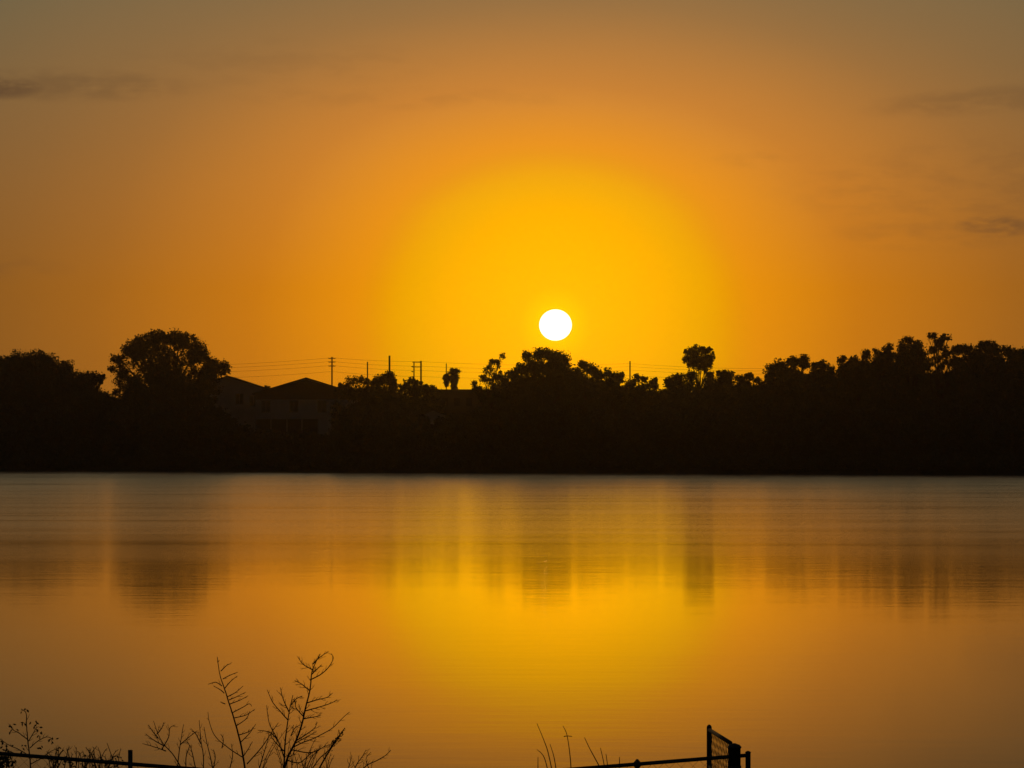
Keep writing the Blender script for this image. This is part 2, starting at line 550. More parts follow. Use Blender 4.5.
T("lowest gap-filling tree between the lollipop tree and the right-hand wood", 15, 747,
  [(741, 378.5, 7, 4), (750, 377, 6, 5), (757, 381, 5, 4), (746, 387, 16, 8), (760, 388, 8, 8), (746, 400, 20, 14), (746, 418, 22, 16)], trunk_r=0.2)
T("steep-sided rounded tree forming the left shoulder of the right-hand wood", 22, 788,
  [(771, 367.5, 7, 6), (780, 366, 8, 6), (794, 360.5, 10, 6.5), (806, 362, 8, 8), (786, 374, 20, 9), (768, 377, 5, 9), (788, 390, 26, 14), (788, 412, 30, 18)], trunk_r=0.35)
T("flat-topped tree between the steep-sided tree and the dip in the right-hand wood", 18, 822,
  [(823, 364.5, 9, 5), (814, 366, 7, 6), (831, 370, 5, 5), (823, 376, 14, 9), (822, 392, 18, 14), (822, 414, 24, 18)], trunk_r=0.25)
T("twin-headed tree just right of the dip in the right-hand wood", 24, 854,
  [(842, 360, 6, 6, .8), (853, 360, 6, 6, .8), (865, 354, 7, 7, .8), (848, 370, 13, 10), (864, 368, 12, 10), (856, 366, 15, 9), (856, 386, 24, 14), (856, 412, 28, 20)], size=0.32, clump=2.6, trunk_r=0.3)
T("round-headed tree with chinks of sky, left of the spiky-topped tree", 20, 885,
  [(877, 352, 5, 5, .7), (888, 350.5, 8, 6.5, .8), (884, 361, 14, 10), (888, 356, 10, 8, .8), (876, 370, 9, 8, .8), (890, 374, 12, 10, .8), (884, 390, 20, 14), (876, 400, 16, 14), (884, 414, 26, 18)], size=0.31, clump=2.4, trunk_r=0.3)
T("full spiky-topped tree leaning against the tallest airy tree", 24, 910,
  [(908, 341, 8, 5.5, .8), (902, 347, 6, 6, .8), (918, 343, 6, 6, .8), (910, 353, 15, 11), (922, 354, 7, 8, .7), (908, 370, 17, 11, .9), (908, 390, 24, 16), (908, 414, 28, 20)], size=0.32, clump=2.6, trunk_r=0.35)
T("tallest airy tree of the right-hand wood, two tufts on top and holes of sky below", 30, 939,
  [(931, 335.5, 7, 5, .95), (945, 338.5, 7, 5.5, .95), (938, 341, 6, 4, .8), (939, 346, 8, 6, .85), (933, 350, 6, 6, .75), (947, 352, 8, 7, .85), (937, 358, 7, 5, .8), (949, 361, 8, 7, .9), (929, 364, 6, 7, .9), (939, 367, 8, 5, .6),
   (936, 375, 7, 6, .9), (951, 378, 7, 9, .9), (955, 352, 7, 7, .9), (958, 362, 8, 9), (943, 382, 6, 6, .5), (943, 391, 12, 6, .8), (940, 406, 18, 12), (940, 424, 22, 14)], size=0.31, clump=2.0, trunk_r=0.25)
T("wide rounded tree between the airy tree and the right edge of the picture", 20, 985,
  [(958, 347, 5, 4, .8), (966, 348, 7, 5), (985, 345.5, 9, 6), (993, 349, 9, 8), (974, 353, 10, 7), (1005, 350, 5, 6, .8), (984, 362, 24, 10), (970, 376, 16, 14), (1002, 396, 18, 16), (990, 386, 28, 18), (985, 412, 34, 20)], trunk_r=0.4)
T("dark tree cut off by the right edge of the picture, above the lake", 24, 1022,
  [(1012, 354, 9, 7), (1025, 356, 10, 8), (1036, 360, 12, 12), (1018, 372, 18, 12), (1030, 390, 26, 20), (1028, 414, 30, 20)], trunk_r=0.35)
for i, (bx_, top_, h_) in enumerate([(-70, 362, 30), (-120, 356, 32), (-180, 366, 30), (1075, 358, 28), (1125, 350, 30), (1180, 362, 28)]):
    T("round dark tree further along the far bank, beyond the frame", 20, bx_,
      [(bx_, top_ + 14, h_, 15), (bx_ - 14, top_ + 20, 20, 16), (bx_, top_ + 44, h_ + 10, 26), (bx_, top_ + 66, h_ + 8, 16)],
      group="trees along the far bank past the edges of the picture", limbs=False)

SKYLINE = [(-80, 362), (0, 355), (45, 350), (85, 370), (103, 377), (110, 386), (118, 372), (125, 350), (165, 330), (200, 340), (225, 366), (232, 388), (340, 386), (360, 377), (385, 372), (400, 384), (412, 379),
           (430, 386), (440, 391), (470, 391), (480, 382), (492, 370), (505, 368), (515, 370), (527, 350), (550, 347), (565, 352), (575, 365), (590, 364), (620, 372), (645, 378), (662, 382), (680, 373),
           (710, 374), (725, 369), (745, 376), (760, 380), (770, 363), (795, 354), (820, 361), (833, 367), (845, 357), (866, 349), (885, 345), (905, 337), (925, 342), (938, 362), (947, 362), (955, 345), (985, 340), (1020, 350), (1100, 358)]
SKY = lambda q: float(np.interp(q, [a_[0] for a_ in SKYLINE], [a_[1] for a_ in SKYLINE]))
for bx_ in (-30, 5, 40, 75, 110, 140, 176, 208, 232, 348, 374, 398, 420, 506, 530, 558, 584, 606, 630, 656, 682, 706, 730, 756, 780, 806, 832, 858, 884, 910, 936, 962, 988, 1014, 1045):
    t_ = max(SKY(bx_ + q_) for q_ in (-13, -6, 0, 6, 13)) + random.uniform(7, 11)
    if 100 < bx_ < 240:
        t_ = max(t_, 388)
    T("plain dark tree filling the background behind the front row of the far shore", random.uniform(58, 75), bx_,
      [(bx_, t_ + 9, 14, 9), (bx_ - 9, t_ + 14, 12, 11), (bx_ + 9, t_ + 13, 12, 11), (bx_, t_ + 28, 20, 16), (bx_, 418, 22, 14)],
      group="trees filling the wood behind the front row", limbs=False)
# shrubs that close the bank below the crowns
for px in list(range(-60, 222, 23)) + list(range(352, 410, 22)) + list(range(458, 1095, 23)):
    make_tree("dark bushy shrub in the unbroken row along the far shore under the trees", 14.5, px,
              [(px, random.uniform(424, 432), 21, 17), (px + 6, 442, 20, 12)], k=3.0, size=0.4, name="shrub", cat="shrub",
              group="shrubs in the row along the far shore", trunk_r=0.08, leaf=M_LEAF2, limbs=False)
n_s = 0
px = -70
while px < 1100:
    wid = random.uniform(17, 26)
    low = 228 < px < 345
    cy = random.uniform(441, 447) if low else (random.uniform(437, 441) if 412 < px < 452 else random.uniform(425, 436))
    ry = random.uniform(11, 14) if low else random.uniform(18, 23)
    if 412 < px < 452:
        ry = 12.0
    make_tree("dark bushy shrub in the unbroken row along the far shore under the trees", random.uniform(8, 13), px,
              [(px, cy, wid, ry), (px + random.uniform(-8, 8), 456, wid, 10)], k=3.0, size=0.4, name="shrub", cat="shrub",
              group="shrubs in the row along the far shore", trunk_r=0.08, leaf=M_LEAF2, limbs=False)
    px += wid * 0.72
    n_s += 1
px = -60
while px < 1090:
    wid = random.uniform(12, 20)
    make_tree("low waterside thicket overhanging the far waterline", random.uniform(2.5, 5), px,
              [(px, random.uniform(461, 464), wid, random.uniform(7, 10))], k=3.0, size=0.36, name="thicket", cat="thicket",
              group="thickets along the far waterline", trunk_r=0.05, leaf=M_LEAF2, limbs=False)
    px += wid * 0.9


# ------------------------------------------------------------------ palms
def frond(Q, base, azim, elev, length, fan_r, droop):
    dirv = Vector((math.cos(azim) * math.cos(elev), math.sin(azim) * math.cos(elev), math.sin(elev)))
    tip = base + dirv * length - Vector((0, 0, droop))
    side = dirv.cross(Vector((0, 0, 1)))
    side = side.normalized() if side.length > 1e-3 else Vector((1, 0, 0))
    Q.append([base - side * .04, base + side * .04, tip + side * .03, tip - side * .03])
    for k_ in range(-5, 6):
        a = k_ * 0.24
        ld = (dirv * math.cos(a) + side * math.sin(a)).normalized()
        e = tip + ld * fan_r * (1 - .03 * abs(k_)) - Vector((0, 0, droop * 1.2 + random.uniform(0, .15)))
        mid_ = tip.lerp(e, .5) + Vector((0, 0, .05))
        n_ = ld.cross(side.cross(ld)).normalized() * 0.10 if True else side
        Q.append([tip, mid_ + n_, e, mid_ - n_])


def palm(label, px, top, bottom_skirt, off, head_r, skirt_r, trunk_r):
    Yc = 430.0
    for _ in range(4):
        Yc = shore((px - 512) * PX * Yc) + off
    mpp = PX * Yc
    bx = (px - 512) * PX * Yc
    base = Vector((bx, Yc, gz(bx, Yc) - .05))
    head = at(px, top, Yc)
    root = empty("palm_tree", base, label, "palm tree")
    V, F = [], []
    tube(V, F, [base, base.lerp(head, .3) + Vector((.06, 0, 0)), base.lerp(head, .7), head], [trunk_r * 1.3, trunk_r, trunk_r * .9, trunk_r * .8], 8)
    link_mesh("trunk", shift(V, base), F, M_BARK, root, True)
    Q = []
    for _ in range(110):
        frond(Q, head - Vector((0, 0, random.uniform(0, .55) * head_r * mpp)), random.uniform(0, 2 * math.pi), random.uniform(-1.1, 1.4),
              head_r * mpp * random.uniform(.22, .5), head_r * mpp * random.uniform(.42, .58), random.uniform(.0, .12))
    quads_mesh("crown", np.array([[tuple(p - base) for p in q] for q in Q]), M_PALM, root)
    Q = []
    sk = (bottom_skirt - top) * mpp
    for _ in range(60):
        hgt = head - Vector((0, 0, random.uniform(0, .72) * sk))
        a = random.uniform(0, 2 * math.pi)
        frond(Q, hgt, a, random.uniform(-1.4, -.7), skirt_r * mpp * random.uniform(.4, .62), skirt_r * mpp * .6, .1)
    quads_mesh("dead_frond_skirt", np.array([[tuple(p - base) for p in q] for q in Q]), M_DEAD, root)
    return root


palm("shaggy fan palm with a thick skirt of dead fronds, standing clear against the sky", 454.0, 372.0, 389, 160, 9.5, 6.0, 0.2)
palm("small slender fan palm touching the left side of the shaggy palm", 446.4, 376.5, 385, 162, 5.6, 3.6, 0.1)


# ------------------------------------------------------------------ houses
def gable_house(name, label, cat, px0, px1, ridge_px, ridge_y, eave_y, off, depth, over=0.5):
    Yc = 430.0
    pm = (px0 + px1) / 2
    for _ in range(4):
        Yc = shore((pm - 512) * PX * Yc) + off
    a, b_, rd = at(px0, eave_y, Yc), at(px1, eave_y, Yc), at(ridge_px, ridge_y, Yc)
    gzb = gz((a.x + b_.x) / 2, Yc) - .1
    base = Vector(((a.x + b_.x) / 2, Yc, gzb))
    root = empty(name, base, label, cat)
    th = 0.22
    V, F = [], []
    sl = (rd.z - a.z) / (rd.x - a.x)
    wl, wr = a.x + over, b_.x - over
    wall_top_l = a.z + sl * over - th
    sr = (rd.z - b_.z) / (b_.x - rd.x)
    wall_top_r = b_.z + sr * over - th
    y0, y1 = Yc + over, Yc + depth
    V = [Vector(p) for p in ((wl, y0, gzb), (wr, y0, gzb), (wr, y0, wall_top_r), (rd.x, y0, rd.z - th), (wl, y0, wall_top_l),
                             (wl, y1, gzb), (wr, y1, gzb), (wr, y1, wall_top_r), (rd.x, y1, rd.z - th), (wl, y1, wall_top_l))]
    F = [(0, 1, 2, 3, 4), (9, 8, 7, 6, 5), (1, 6, 7, 2), (5, 0, 4, 9), (2, 7, 8, 3), (4, 3, 8, 9)]
    link_mesh("wall", shift(V, base), F, M_WALL, root)
    V, F = [], []
    yr0, yr1 = Yc, y1 + over
    for (e, s_) in ((a, 1), (b_, -1)):
        n0 = len(V)
        V += [Vector((e.x, yr0, e.z)), Vector((rd.x, yr0, rd.z)), Vector((rd.x, yr1, rd.z)), Vector((e.x, yr1, e.z)),
              Vector((e.x, yr0, e.z - th + .01)), Vector((rd.x, yr0, rd.z - th + .01)), Vector((rd.x, yr1, rd.z - th + .01)), Vector((e.x, yr1, e.z - th + .01))]
        for f in ((0, 1, 2, 3), (7, 6, 5, 4), (0, 4, 5, 1), (2, 6, 7, 3), (0, 3, 7, 4)):
            F.append(tuple(n0 + i for i in f))
    link_mesh("roof", shift(V, base), F, M_ROOF, root)
    return root, base, Yc + over, wl, wr


def panel(name, root, base, yf, px0, py0, px1, py1, material, proud=0.05, frame=False):
    a, b_ = at(px0, py1, yf), at(px1, py0, yf)
    V, F = [], []
    box(V, F, (a.x, yf - proud, a.z), (b_.x, yf + .02, b_.z))
    o_ = link_mesh(name, shift(V, base), F, material, root)
    if frame:
        V, F = [], []
        w_ = .1
        box(V, F, (a.x - w_, yf - proud - .03, b_.z), (b_.x + w_, yf + .02, b_.z + w_))
        box(V, F, (a.x - w_, yf - proud - .03, a.z - w_), (b_.x + w_, yf + .02, a.z))
        box(V, F, (a.x - w_, yf - proud - .03, a.z), (a.x, yf + .02, b_.z))
        box(V, F, (b_.x, yf - proud - .03, a.z), (b_.x + w_, yf + .02, b_.z))
        xm = (a.x + b_.x) / 2
        box(V, F, (xm - .03, yf - proud - .02, a.z), (xm + .03, yf - proud - .003, b_.z))
        fr = link_mesh("frame", shift(V, base), F, M_TRIM, o_)
    return o_


h, hb, yf, wl, wr = gable_house("gabled_house", "house under a plain gable roof, framed by the loose tree on its right", "house", 252, 358, 306, 377.3, 393.5, 86, 16)
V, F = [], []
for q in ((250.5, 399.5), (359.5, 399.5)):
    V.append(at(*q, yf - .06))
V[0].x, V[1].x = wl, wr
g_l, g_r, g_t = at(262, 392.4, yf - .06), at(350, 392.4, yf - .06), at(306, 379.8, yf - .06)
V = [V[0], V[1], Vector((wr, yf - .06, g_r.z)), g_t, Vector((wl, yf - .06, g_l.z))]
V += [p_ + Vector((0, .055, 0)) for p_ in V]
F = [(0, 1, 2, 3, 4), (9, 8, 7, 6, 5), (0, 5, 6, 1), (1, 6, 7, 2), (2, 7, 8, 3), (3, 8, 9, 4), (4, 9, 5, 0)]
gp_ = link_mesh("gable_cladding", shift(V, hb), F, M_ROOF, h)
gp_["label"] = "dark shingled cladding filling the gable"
for q in ((262, 401, 270, 412), (290, 401, 298, 412), (318, 401, 326, 412)):
    panel("window", h, hb, yf, *q, M_GLASS, frame=True)
pt = panel("screened_porch", h, hb, yf, 256, 419, 318, 443, M_SCREEN, proud=.12)
for pxp in (256, 271, 287, 302, 318):
    V, F = [], []
    p_ = at(pxp, 443, yf)
    box(V, F, (p_.x - .07, yf - .2, p_.z), (p_.x + .07, yf - .125, at(pxp, 419, yf).z))
    link_mesh("post", shift(V, hb), F, M_TRIM, pt)
dr = panel("door", h, hb, yf, 328, 428, 334, 443, M_TRIM)
V, F = [], []
hp = at(333, 436, yf)
box(V, F, (hp.x - .03, yf - .12, hp.z - .05), (hp.x + .03, yf - .052, hp.z + .05))
link_mesh("handle", shift(V, hb), F, M_GALV, dr)
h, hb, yf, wl, wr = gable_house("gabled_house", "house whose roof slope runs down right from behind the big oak's crown", "house", 186, 270, 227, 375.5, 389.5, 98, 14)
for q in ((236, 394, 243, 404), (250, 396, 257, 406)):
    panel("window", h, hb, yf, *q, M_GLASS, frame=True)
panel("door", h, hb, yf, 240, 425, 246, 440, M_TRIM)

h, hb, yf, wl, wr = gable_house("shed", "small pale shed low among the trees below the palm", "shed", 417, 450, 433, 409, 415.5, 24, 5, over=.25)
panel("door", h, hb, yf, 428, 424, 433, 437, M_SCREEN)

# long flat-roofed building behind the palm
Yc = shore(-10) + 140
a, b_ = at(420, 389.3, Yc), at(492, 389.3, Yc)
base = Vector(((a.x + b_.x) / 2, Yc, gz(a.x, Yc) - .1))
root = empty("flat_roofed_building", base, "long low flat-roofed building whose level roofline runs behind the palms", "building")
V, F = [], []
box(V, F, (a.x + .4, Yc + .4, base.z), (b_.x - .4, Yc + 12, a.z - .35))
link_mesh("wall", shift(V, base), F, M_DULL, root)
V, F = [], []
box(V, F, (a.x, Yc, a.z - .345), (b_.x, Yc + 12.4, a.z))
link_mesh("roof", shift(V, base), F, M_ROOF, root)
for q in range(430, 484, 12):
    panel("window", root, base, Yc + .4, q, 398, q + 6, 406, M_GLASS)

# ------------------------------------------------------------------ utility poles and wires
YP = 610.0


def upole(label, px, top, arms=(), r=.16, Yp=YP, insul=()):
    tp = at(px, top, Yp)
    base = Vector((tp.x, Yp, gz(tp.x, Yp) - .2))
    root = empty("utility_pole", base, label, "utility pole", )
    V, F = [], []
    tube(V, F, [base, tp], [r * 1.25, r], 8)
    link_mesh("pole", shift(V, base), F, M_POLE, root, True)
    for (ay, half) in arms:
        p_ = at(px, ay, Yp)
        V, F = [], []
        hw = half * PX * Yp
        box(V, F, (p_.x - hw, Yp - .24, p_.z - .06), (p_.x + hw, Yp - .1 - r * .2, p_.z + .06))
        ar = link_mesh("crossarm", shift(V, base), F, M_POLE, root)
        for s_ in (-.92, -.45, .45, .92):
            V, F = [], []
            c_ = Vector((p_.x + hw * s_, Yp - .17, p_.z + .06))
            tube(V, F, [c_, c_ + Vector((0, 0, .05)), c_ + Vector((0, 0, .1)), c_ + Vector((0, 0, .14))], [.02, .045, .045, .02], 6)
            link_mesh("insulator", shift(V, base), F, M_GLASS, ar)
    for (iy) in insul:
        p_ = at(px, iy, Yp)
        V, F = [], []
        tube(V, F, [p_ + Vector((-r, 0, 0)), p_ + Vector((-r - .15, 0, .02)), p_ + Vector((-r - .4, 0, .06))], [.05, .12, .05], 6)
        link_mesh("insulator", shift(V, base), F, M_GLASS, root)
    return root


upole("utility pole with three short crossarms, right of the gable peak", 332, 356.8, ((358.6, 3.6), (362.2, 3.4), (366.2, 3.4)), r=.13)
upole("slim bare utility pole between the crossarm pole and the thick pole", 367.5, 361.8, r=.11)
upole("thick bare utility pole, tallest of the row, above the rounded tree", 389.5, 355.6, r=.17)
tw1 = upole("left-hand slim pole of the twin pair, studded with insulators", 414, 361.5, r=.11, insul=(366.8, 371.8, 377))
tw2 = upole("right-hand thicker pole of the twin pair joined by crossbars", 421, 360.8, r=.15)
for ay in (362.2, 367.0):
    V, F = [], []
    a, b_ = at(414, ay, YP), at(421, ay, YP)
    box(V, F, (a.x - .3, YP - .28, a.z - .07), (b_.x + .15, YP - .16, a.z + .07))
    base = tw2.location
    link_mesh("crossbar", shift(V, base), F, M_POLE, tw2)
upole("slim pole rising behind the small slender palm", 446.3, 363.5, r=.09)
upole("lone bare utility pole to the right of the sun", 630, 361.0, r=.12)
hid_l = upole("utility pole hidden behind the big oak's crown, carrying the wires", 120, 366, ((367, 3.4),), r=.12)
hid_r = upole("utility pole behind the right-hand wood where the wires end", 790, 368, ((369, 3.4),), r=.12)


def wire(label, pts):
    P = [at(x_, y_, YP - .17) for x_, y_ in pts]
    V, F = [], []
    poly = []
    for p0, p1 in zip(P[:-1], P[1:]):
        span = (p1 - p0).length
        for k_ in range(14):
            f_ = k_ / 14
            q = p0.lerp(p1, f_)
            q.z -= 4 * f_ * (1 - f_) * span * .012
            poly.append(q)
    poly.append(P[-1])
    tube(V, F, poly, .017, 4)
    o_ = link_mesh("power_wire", shift(V, P[0]), F, M_WIRE)
    o_.location = P[0]
    tag(o_, label, "wire", "power wires strung along the utility poles")


wire("topmost wire strung over the crossarm pole's upper arm", [(120, 366.5), (332, 357.7), (421, 361.5), (630, 363.5), (790, 368.3)])
wire("second highest wire, carried by the crossarm pole's middle arm", [(120, 369), (332, 361.4), (421, 366.2), (630, 366.5), (790, 370.5)])
wire("third wire down, carried by the crossarm pole's lowest arm", [(120, 373), (332, 365.4), (421, 370.5), (630, 370), (790, 373.5)])
wire("lowest wire of the line, running beneath the crossarms", [(120, 379), (332, 371.5), (421, 376.5), (630, 375.5), (790, 378)])

# ------------------------------------------------------------------ chain-link fence and open gate in the foreground
YF = 32.0


def rail_z(x):
    """height of the top rail: level stretches falling to a dip left of the middle"""
    pxl = x / (PX * YF) + 512
    dpx = math.sqrt((pxl - 385) ** 2 + 45 ** 2) - 45 * .55
    py = 783 - dpx * 0.0815
    return at(pxl, py, YF).z


x0, x1 = (-22 - 512) * PX * YF, (734 - 512) * PX * YF
froot = empty("chain_link_fence", ((x0 + x1) / 2, YF, gz((x0 + x1) / 2, YF)), "chain-link fence with a sagging pipe top rail along the near bank", "fence")
fb = Vector(froot.location)
V, F = [], []
rp = [Vector((x_, YF, rail_z(x_))) for x_ in np.linspace(x0 - 4, (747.5 - 512) * PX * YF, 60)]
tube(V, F, rp, 0.0195, 8)
link_mesh("top_rail", shift(V, fb), F, M_GALV, froot, True)


def fpost(px, top_z, r, dome=False, sleeve=None, rootp=froot, yq=YF, name="post"):
    x_ = (px - 512) * PX * yq
    V, F = [], []
    b0 = Vector((x_, yq, gz(x_, yq) - .15))
    pts = [b0, Vector((x_, yq, top_z - (r * .8 if dome else 0)))]
    rr = [r, r]
    if dome:
        pts += [Vector((x_, yq, top_z - r * .75)), Vector((x_, yq, top_z - r * .6)), Vector((x_, yq, top_z - r * .25)), Vector((x_, yq, top_z))]
        rr += [r * 1.14, r * 1.14, r * .85, r * .15]
    tube(V, F, pts, rr, 14)
    o_ = link_mesh(name, shift(V, fb), F, M_GALV, rootp, True)
    if sleeve:
        V, F = [], []
        tube(V, F, [Vector((x_, yq, sleeve - .035)), Vector((x_, yq, sleeve - .02)), Vector((x_, yq, sleeve + .02)), Vector((x_, yq, sleeve + .05))], [.026, .036, .034, .008], 10)
        tube(V, F, [Vector((x_ - .03, yq, rail_z(x_ - .03))), Vector((x_ + .03, yq, rail_z(x_ + .03)))], .027, 10)
        link_mesh("post_cap", shift(V, fb), F, M_GALV, o_, True)
    return o_


fpost(131, at(131, 750, YF - .03).z, .023, yq=YF - .03)
fpost(-20, at(-20, 748, YF - .03).z, .023, yq=YF - .03)
xm = (637 - 512) * PX * YF
fpost(637, rail_z(xm) - .01, .021, sleeve=rail_z(xm))
xm = (385 - 512) * PX * YF
fpost(385, rail_z(xm) - .01, .021, sleeve=rail_z(xm))
fpost(734, at(734, 743.2, YF).z, .062, dome=True)
fpost(747.6, at(747.6, 750.8, YF).z, .026, dome=True)


def chain_mesh(p_of, u0, u1, ztop, zbot, pitch=.058, r=.0019):
    """zig-zag wires; p_of(u, z) -> world point"""
    V, F = [], []
    n = int((u1 - u0) / pitch)
    for i in range(n + 1):
        u = u0 + i * pitch
        zt, zb = ztop(u), zbot(u)
        k_ = 0
        pts = []
        z_ = zt
        while z_ > zb:
            s_ = 1 if (k_ % 2) else -1
            if i % 2:
                s_ = -s_
            pts.append(p_of(u + s_ * pitch * .5, z_))
            z_ -= pitch
            k_ += 1
        if len(pts) > 1:
            tube(V, F, pts, r, 3, cap=False)
    return V, F


V, F = chain_mesh(lambda u, z_: Vector((u, YF + .024, z_)), x0 - 2, x1 - .08, lambda u: rail_z(u) - .01, lambda u: gz(u, YF) + .04)
link_mesh("mesh_wires", shift(V, fb), F, M_GALV, froot)

# gate leaf swung open away from the camera, hung on the thick post
ga = at(730.5, 743.0, YF + .1)
gbp = at(709.2, 729.8, YF + 2.3)
groot = empty("chain_link_gate", (ga.x, ga.y, gz(ga.x, ga.y)), "narrow chain-link gate swung open beside the thick domed post", "gate")
gb = Vector(groot.location)
gzt = lambda f: ga.z + (gbp.z - ga.z) * f
gp = lambda f, z_: Vector((ga.x + (gbp.x - ga.x) * f, ga.y + (gbp.y - ga.y) * f, z_))
V, F = [], []
zb0 = gz(ga.x, ga.y) + .08
zb1 = gz(gbp.x, gbp.y) + .08
tube(V, F, [gp(0, zb0), gp(0, ga.z)], .021, 10)
tube(V, F, [gp(0, ga.z), gp(1, gzt(1))], .021, 10)
tube(V, F, [gp(0, zb0), gp(1, zb1)], .021, 10)
tube(V, F, [gp(0, ga.z - .5), gp(1, ga.z - .45)], .018, 10)
link_mesh("gate_frame", shift(V, gb), F, M_GALV, groot, True)
V, F = [], []
st = at(709.2, 724.6, YF + 2.3)
tube(V, F, [gp(1, zb1), Vector((st.x, st.y, st.z - .025)), Vector((st.x, st.y, st.z - .01)), st], [.027, .027, .02, .008], 12)
link_mesh("stile", shift(V, gb), F, M_GALV, groot, True)
L = (gbp - ga).length
V, F = chain_mesh(lambda u, z_: gp(u / L, z_), .05, L - .05, lambda u: gzt(u / L) - .01, lambda u: zb0 + (zb1 - zb0) * u / L + .02, pitch=.075, r=.0034)
link_mesh("mesh_wires", shift(V, gb), F, M_GALV, groot)
for f_ in (.25, .8):
    z_ = zb0 + (ga.z - zb0) * f_
    V, F = [], []
    px_ = (734 - 512) * PX * YF
    tube(V, F, [Vector((px_, YF, z_ - .03)), Vector((px_, YF, z_ + .03))], .068, 12)
    tube(V, F, [Vector((px_, YF, z_)), gp(0, z_)], .016, 8)
    link_mesh("hinge", shift(V, gb), F, M_GALV, groot, True)


# ------------------------------------------------------------------ weeds and grasses behind the fence
def curve_pts(pts, Y, n=6, dy=0.0):
    """smooth polyline through picture points at depth Y"""
    P = [at(a_, b__, Y) for a_, b__ in pts]
    if len(P) == 2:
        P = [P[0], P[0].lerp(P[1], .5), P[1]]
    res = []
    for i in range(len(P) - 1):
        p0, p1, p2, p3 = P[max(i - 1, 0)], P[i], P[i + 1], P[min(i + 2, len(P) - 1)]
        for k_ in range(n):
            u = k_ / n
            res.append(.5 * ((2 * p1) + (p2 - p0) * u + (2 * p0 - 5 * p1 + 4 * p2 - p3) * u * u + (3 * p1 - p0 - 3 * p2 + p3) * u ** 3))
    res.append(P[-1])
    for i, q in enumerate(res):
        q.y += dy * i / len(res) + random.uniform(-.01, .01)
    return res


class Weed:
    def __init__(self, name, label, cat, rootpx, Y, group=None):
        self.Y = Y
        x_ = (rootpx - 512) * PX * Y
        self.base = Vector((x_, Y, gz(x_, Y) - .03))
        self.root = empty(name, self.base, label, cat, group)
        self.V, self.F = [], []
        self.L = []

    def stem(self, pts, r0, r1, dy=0.0, twigs=0, tl=12, ang=.75, bias=0.0, ground=False, sub=True):
        P = curve_pts(pts, self.Y, 6, dy)
        if ground:
            g0 = self.base + Vector((random.uniform(-.05, .05), 0, 0))
            P = [g0, g0.lerp(P[0], .5) + Vector((random.uniform(-.03, .03), 0, 0))] + P
        rr = [(r0 + (r1 - r0) * i / (len(P) - 1)) * .0072 for i in range(len(P))]
        tube(self.V, self.F, P, rr, 5)
        n0 = 2 if ground else 0
        twigs = int(twigs * 1.7 + .5)
        for k_ in range(twigs):
            f_ = .12 + .86 * (k_ + random.random() * .7) / max(1, twigs)
            i = n0 + int(f_ * (len(P) - 1 - n0))
            i = min(i, len(P) - 2)
            dirv = (P[i + 1] - P[i])
            if dirv.length < 1e-6:
                continue
            dirv.normalize()
            s_ = 1 if random.random() < .5 + bias else -1
            a_ = ang * random.uniform(.7, 1.2)
            sidev = Vector((dirv.z, 0, -dirv.x)) * s_
            dy_ = random.uniform(-.5, .5)
            ln = tl * .0105 * random.uniform(.5, 1.25) * (1.15 - .55 * f_)
            e1 = P[i] + (dirv * math.cos(a_) + sidev * math.sin(a_) + Vector((0, dy_, 0))) * ln * .5
            e2 = e1 + (dirv * math.cos(a_ * .55) + sidev * math.sin(a_ * .55) + Vector((0, dy_ * .7, 0))) * ln * .55
            tube(self.V, self.F, [P[i], e1, e2], [rr[i] * .5 + .0006, .0021, .0013], 4)
            if sub and ln > .07:
                for s2 in (1, -1):
                    if random.random() < .55:
                        d2 = (e2 - e1).normalized()
                        sv = Vector((d2.z, 0, -d2.x)) * s2
                        e3 = e1.lerp(e2, .3) + (d2 * .8 + sv * .6) * ln * .3
                        tube(self.V, self.F, [e1.lerp(e2, .2), e3], [.002, .0013], 3)

    def leaf(self, px, py, ln, wd, ang):
        c = at(px, py, self.Y) + Vector((0, random.uniform(-.15, .15), 0))
        a = Vector((math.cos(ang), random.uniform(-.5, .5), math.sin(ang))) * ln * .0105
        n = Vector((-math.sin(ang), random.uniform(-.6, .6), math.cos(ang))) * wd * .0105
        self.L.append([tuple(c - self.base), tuple(c + a * .5 + n * .5 - self.base), tuple(c + a - self.base), tuple(c + a * .5 - n * .5 - self.base)])

    def done(self):
        link_mesh("stem", shift(self.V, self.base), self.F, M_STEM, self.root)
        if self.L:
            quads_mesh("foliage", np.array(self.L), M_GRASS, self.root)


W = Weed("bare_weed", "tall bare weed with one leaning feathery stem, left of the many-branched sapling", "weed", 248, 34.0)
W.stem([(246, 775), (241, 745), (235, 722), (230, 706), (224, 687), (220, 675), (217.3, 657)], 1.6, .5, ground=True)
for pts in ([(223, 679), (230, 675), (239, 671)], [(225, 688), (230, 682), (236, 677)], [(221, 671), (226, 666), (229, 665)], [(227, 697), (235, 693), (242, 687)],
            [(230, 704), (240, 700), (249, 695)], [(229, 700), (236, 697), (246, 692)], [(232, 713), (243, 707), (250, 703), (253, 705)], [(234, 718), (246, 715), (255, 709)],
            [(236, 726), (246, 719), (250, 711)], [(239, 735), (250, 731), (256, 724)], [(241, 742), (249, 734), (254, 727)], [(222, 686), (216, 682), (208.5, 684)],
            [(224, 693), (219, 690), (212, 687)], [(225, 704), (219, 703)], [(243, 757), (249, 748), (253, 741)], [(244, 758), (230, 749), (216, 737), (210, 724), (208, 712)],
            [(217.5, 662), (220, 660)], [(222, 748), (224, 739), (222, 733)]):
    W.stem(pts, .85, .4, dy=random.uniform(-.2, .2), twigs=2, tl=5)
W.done()

